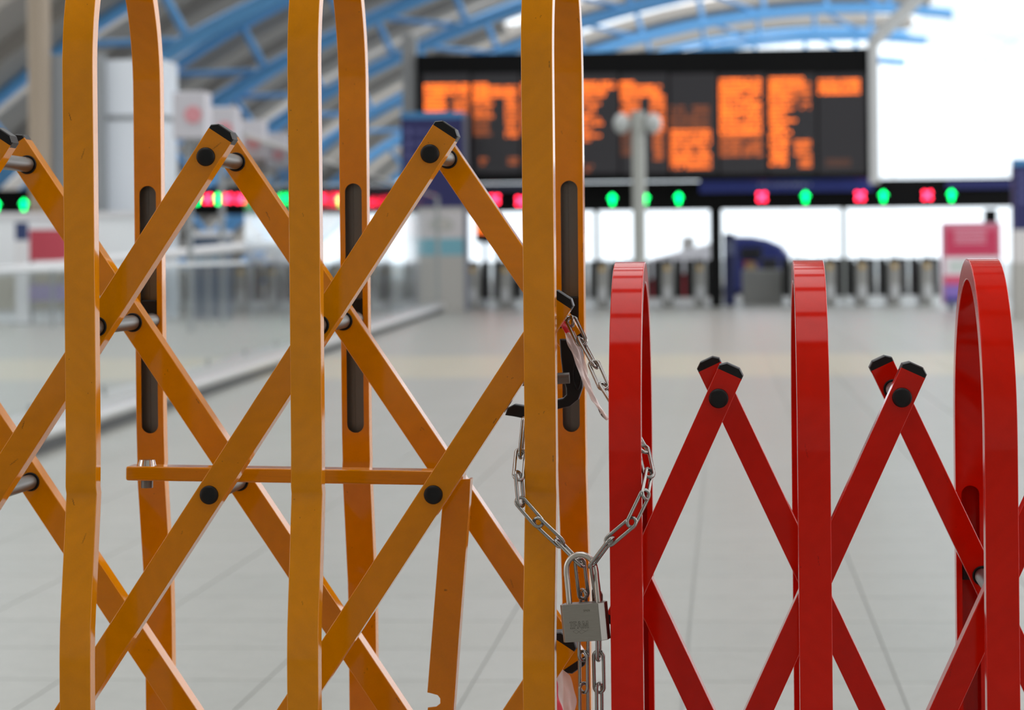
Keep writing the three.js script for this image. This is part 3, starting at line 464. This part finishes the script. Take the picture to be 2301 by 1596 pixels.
// ------------------------------------------------------------------ trains standing beyond the gates
{
  const navy = std(rgb(30, 42, 108), 0.35), white = std(rgb(228, 226, 232), 0.4), dk = std(rgb(24, 26, 34), 0.2), redm = std(rgb(170, 30, 46), 0.4);
  const t = thing('train', 'navy blue train with a sloping nose beyond the gates', 'train'); const Z = 74, p = (x, y) => { const q = at(x, y, Z); return [q.x, q.y]; };
  const s = new THREE.Shape(); [[1636, 540], [1690, 541], [1722, 547], [1752, 560], [1765, 575], [1766, 650], [1636, 650]].forEach(([x, y], i) => i ? s.lineTo(...p(x, y)) : s.moveTo(...p(x, y))); s.closePath();
  part('cab', new THREE.ExtrudeGeometry(s, { depth: 18, bevelEnabled: true, bevelSize: 0.12, bevelThickness: 0.25, bevelSegments: 3 }).translate(0, 0, -Z - 18), navy, t);
  part('windscreen', boxAt(1664, 556, 1712, 584, Z - 0.32, 0.08, 0.03), dk, t); part('buffer_panel', boxAt(1672, 588, 1690, 600, Z - 0.32, 0.08), redm, t);
  const w = thing('train', 'white carriage with a red skirt standing beyond the gates', 'train'); const Z2 = 70, a = (x, y, z) => at(x, y, z);
  const pts = [a(1452, 600, Z2), a(1470, 588, Z2), a(1592, 555, Z2), a(1592, 590, Z2), a(1540, 606, Z2), a(1452, 622, Z2)], s2 = new THREE.Shape(); pts.forEach((q, i) => i ? s2.lineTo(q.x, q.y) : s2.moveTo(q.x, q.y)); s2.closePath();
  part('roof', new THREE.ExtrudeGeometry(s2, { depth: 4, bevelEnabled: true, bevelSize: 0.1, bevelThickness: 0.1, bevelSegments: 2 }).translate(0, 0, -Z2 - 4), white, w); part('skirt', boxAt(1452, 616, 1592, 690, Z2 + 0.3, 3.4), redm, w); part('vent', boxAt(1532, 532, 1560, 562, Z2 + 1, 0.6), std(rgb(186, 184, 180), 0.6), w);
}
// ------------------------------------------------------------------ the glass screen on its kerb, left
{
  const A = onFloor(60, 1018), B = at(985, 689, 54.6).setY(0), dir = B.clone().sub(A).setY(0), L = dir.length(); dir.normalize();
  const near = A.clone().addScaledVector(dir, -9.5), LL = L + 9.5, turn = Math.atan2(-dir.z, dir.x);
  const t = thing('glass_screen', 'tall glass screen with steel kerb receding beside the concourse floor', 'screen', [near.x, 0, near.z], turn);
  const kerb = std(rgb(168, 170, 170), 0.3, 0.3), rail = std(rgb(205, 206, 206), 0.28, 0.6), dk = std(rgb(26, 26, 26), 0.5), fr = std(rgb(160, 162, 162), 0.4, 0.3);
  part('plinth', box(LL, 0.12, 0.2, LL / 2, 0.12, 0), kerb, t);
  part('shadow_strip', box(LL, 0.07, 0.14, LL / 2, 0.035, 0.03), dk, t);  // near-black strip colours in the shadow beneath the kerb
  part('kerb_rail', new THREE.CapsuleGeometry(0.062, LL, 6, 16).rotateZ(Math.PI / 2).translate(LL / 2, 0.135, 0.1), rail, t);
  part('kerb_top', box(LL, 0.05, 0.22, LL / 2, 0.2, -0.02), kerb, t);
  const glass = new THREE.MeshPhysicalMaterial({ color: lin(0.86, 0.92, 0.93), transmission: 1, thickness: 0, roughness: 0.08, ior: 1.4 });
  const n = 20, step = LL / n;
  for (let i = 0; i < n; i++) { const tall = i >= 8, ph = tall ? 2.2 : 0.9; part('glass_pane', new THREE.PlaneGeometry(step - 0.03, ph).translate(step * (i + 0.5), 0.25 + ph / 2, 0), glass, t); part('clamp', box(0.03, 0.1, 0.03, step * i, 0.25, 0), kerb, t); }
  part('head_rail', box(step * (n - 8), 0.035, 0.04, step * (n + 8) / 2, 2.46, 0), fr, t); part('low_rail', box(step * 8, 0.035, 0.05, step * 4, 1.165, 0), rail, t);
  part('end_post', box(0.06, 2.2, 0.08, LL, 1.35, 0), fr, t);
}
// ------------------------------------------------------------------ behind the glass
{
  const stone = std(rgb(158, 144, 128), 0.7), grey = std(rgb(142, 146, 150), 0.6), white = std(rgb(226, 232, 240), 0.5), slate = std(rgb(74, 90, 112), 0.5), pinkish = std(rgb(190, 70, 86), 0.6), navy = std(rgb(40, 58, 104), 0.5), pale = std(rgb(222, 222, 226), 0.6), boxGrey = std(rgb(192, 190, 198), 0.6), logo = std(rgb(206, 140, 148), 0.6), olive = std(rgb(176, 172, 158), 0.6);
  const column = (x, Z, d, label) => { const t = thing('round_column', label, 'column'), q = at(x, 400, Z); part('shaft', cyl(d / 2, 9, 28, q.x, 4.5, -Z), stone, t); part('base_ring', cyl(d / 2 + 0.04, 0.2, 28, q.x, 0.1, -Z), grey, t); };
  column(91, 50, 0.45, 'slim beige round column at the head of the glass screen');
  const k1 = thing('service_wall', 'grey service wall panel beside the beige column', 'wall panel'); part('panel', boxAt(112, 128, 232, 560, 50.2, 0.3), grey, k1); part('cap_strip', boxAt(112, 122, 232, 128, 50.2, 0.3), grey, k1); part('plinth', boxAt(112, 560, 232, 720, 50.2, 0.3), pale, k1);
  const k2 = thing('white_lift_housing', 'white panelled lift housing behind the glass screen', 'lift'); part('upper_panel', boxAt(232, 134, 366, 258, 50.6, 1.4), white, k2); part('band', boxAt(232, 258, 366, 270, 50.58, 1.4), grey, k2); part('lower_panel', boxAt(232, 270, 366, 718, 50.6, 1.4), white, k2);
  const sg = (x0, x1, y0, Z, k) => { const t = thing('box_sign', `grey box sign with a pink disc, ${['first', 'second', 'third', 'fourth'][k]} in the row from the white lift housing`, 'sign', [0, 0, 0], 0, 'box signs behind the glass'); part('box', boxAt(x0, y0, x1, y0 + 66 * 41 / Z * 1.6, Z, 0.5, 0.03), boxGrey, t); const [x, y, w] = rectAt(x0, y0, x1, y0 + 90, Z); part('disc', new THREE.CylinderGeometry(w * 0.26, w * 0.26, 0.03, 24).rotateX(Math.PI / 2).translate(x + w * 0.12, y - 0.05, -Z + 0.01), logo, t); const q = at((x0 + x1) / 2, y0 + 80, Z + 0.3); part('post', cyl(0.05, q.y, 10, q.x, q.y / 2, -Z - 0.3), grey, t); };
  [[388, 462, 206, 41], [464, 530, 240, 45.5], [534, 592, 270, 50], [596, 644, 298, 54]].forEach((a, k) => sg(...a, k));
  const d1 = thing('ticket_machine', 'slate blue ticket machine seen through the glass', 'ticket machine'); part('body', boxAt(426, 530, 508, 719, 50, 0.7, 0.03), slate, d1); part('screen_panel', boxAt(438, 556, 496, 600, 49.97, 0.04), std(rgb(120, 140, 156), 0.3), d1); part('top_light', boxAt(426, 520, 508, 532, 49.95, 0.7), pale, d1);
  const d4 = thing('pale_kiosk', 'long pale kiosk front behind the near end of the glass screen', 'kiosk'); part('front', boxAt(-120, 488, 322, 725, 48, 1.2), std(rgb(236, 241, 246), 0.5), d4); part('top_rail', boxAt(-120, 477, 324, 489, 47.95, 1.3), pale, d4); part('dado', boxAt(-120, 612, 322, 696, 47.93, 0.05), olive, d4);
  const d2 = thing('red_poster_board', 'dull red poster board in front of the pale kiosk', 'poster board'); part('board', boxAt(66, 516, 150, 586, 47.3, 0.1), pinkish, d2); part('lower_panel', boxAt(66, 640, 150, 676, 47.3, 0.1), std(rgb(150, 140, 180), 0.6), d2); for (const x of [70, 146]) { const q = at(x, 516, 47.45); part('leg', cyl(0.04, q.y, 8, q.x, q.y / 2, -47.45), grey, d2); }
  const d3 = thing('navy_banner_stand', 'narrow navy banner stand beside the red poster board', 'banner'); part('banner', boxAt(34, 500, 62, 540, 46.8, 0.06), navy, d3); part('lower_half', boxAt(34, 540, 62, 731, 46.8, 0.06), pale, d3); { const q = at(48, 600, 46.8); part('foot', box(0.4, 0.04, 0.3, q.x, 0.02, -46.83), grey, d3); }
  // lean-on handrail in front of the counter
  const h = thing('handrail', 'pale tubular handrail sloping behind the glass screen', 'handrail'); const r0 = at(-60, 616, 44.5), r1 = at(640, 546, 45.8); part('rail', bar(r0, r1, 0.085), pale, h); for (let i = 0; i <= 4; i++) { const q = r0.clone().lerp(r1, i / 4); part('post', cyl(0.03, q.y, 8, q.x, q.y / 2, q.z), grey, h); }
}
renderer.render(scene, camera);
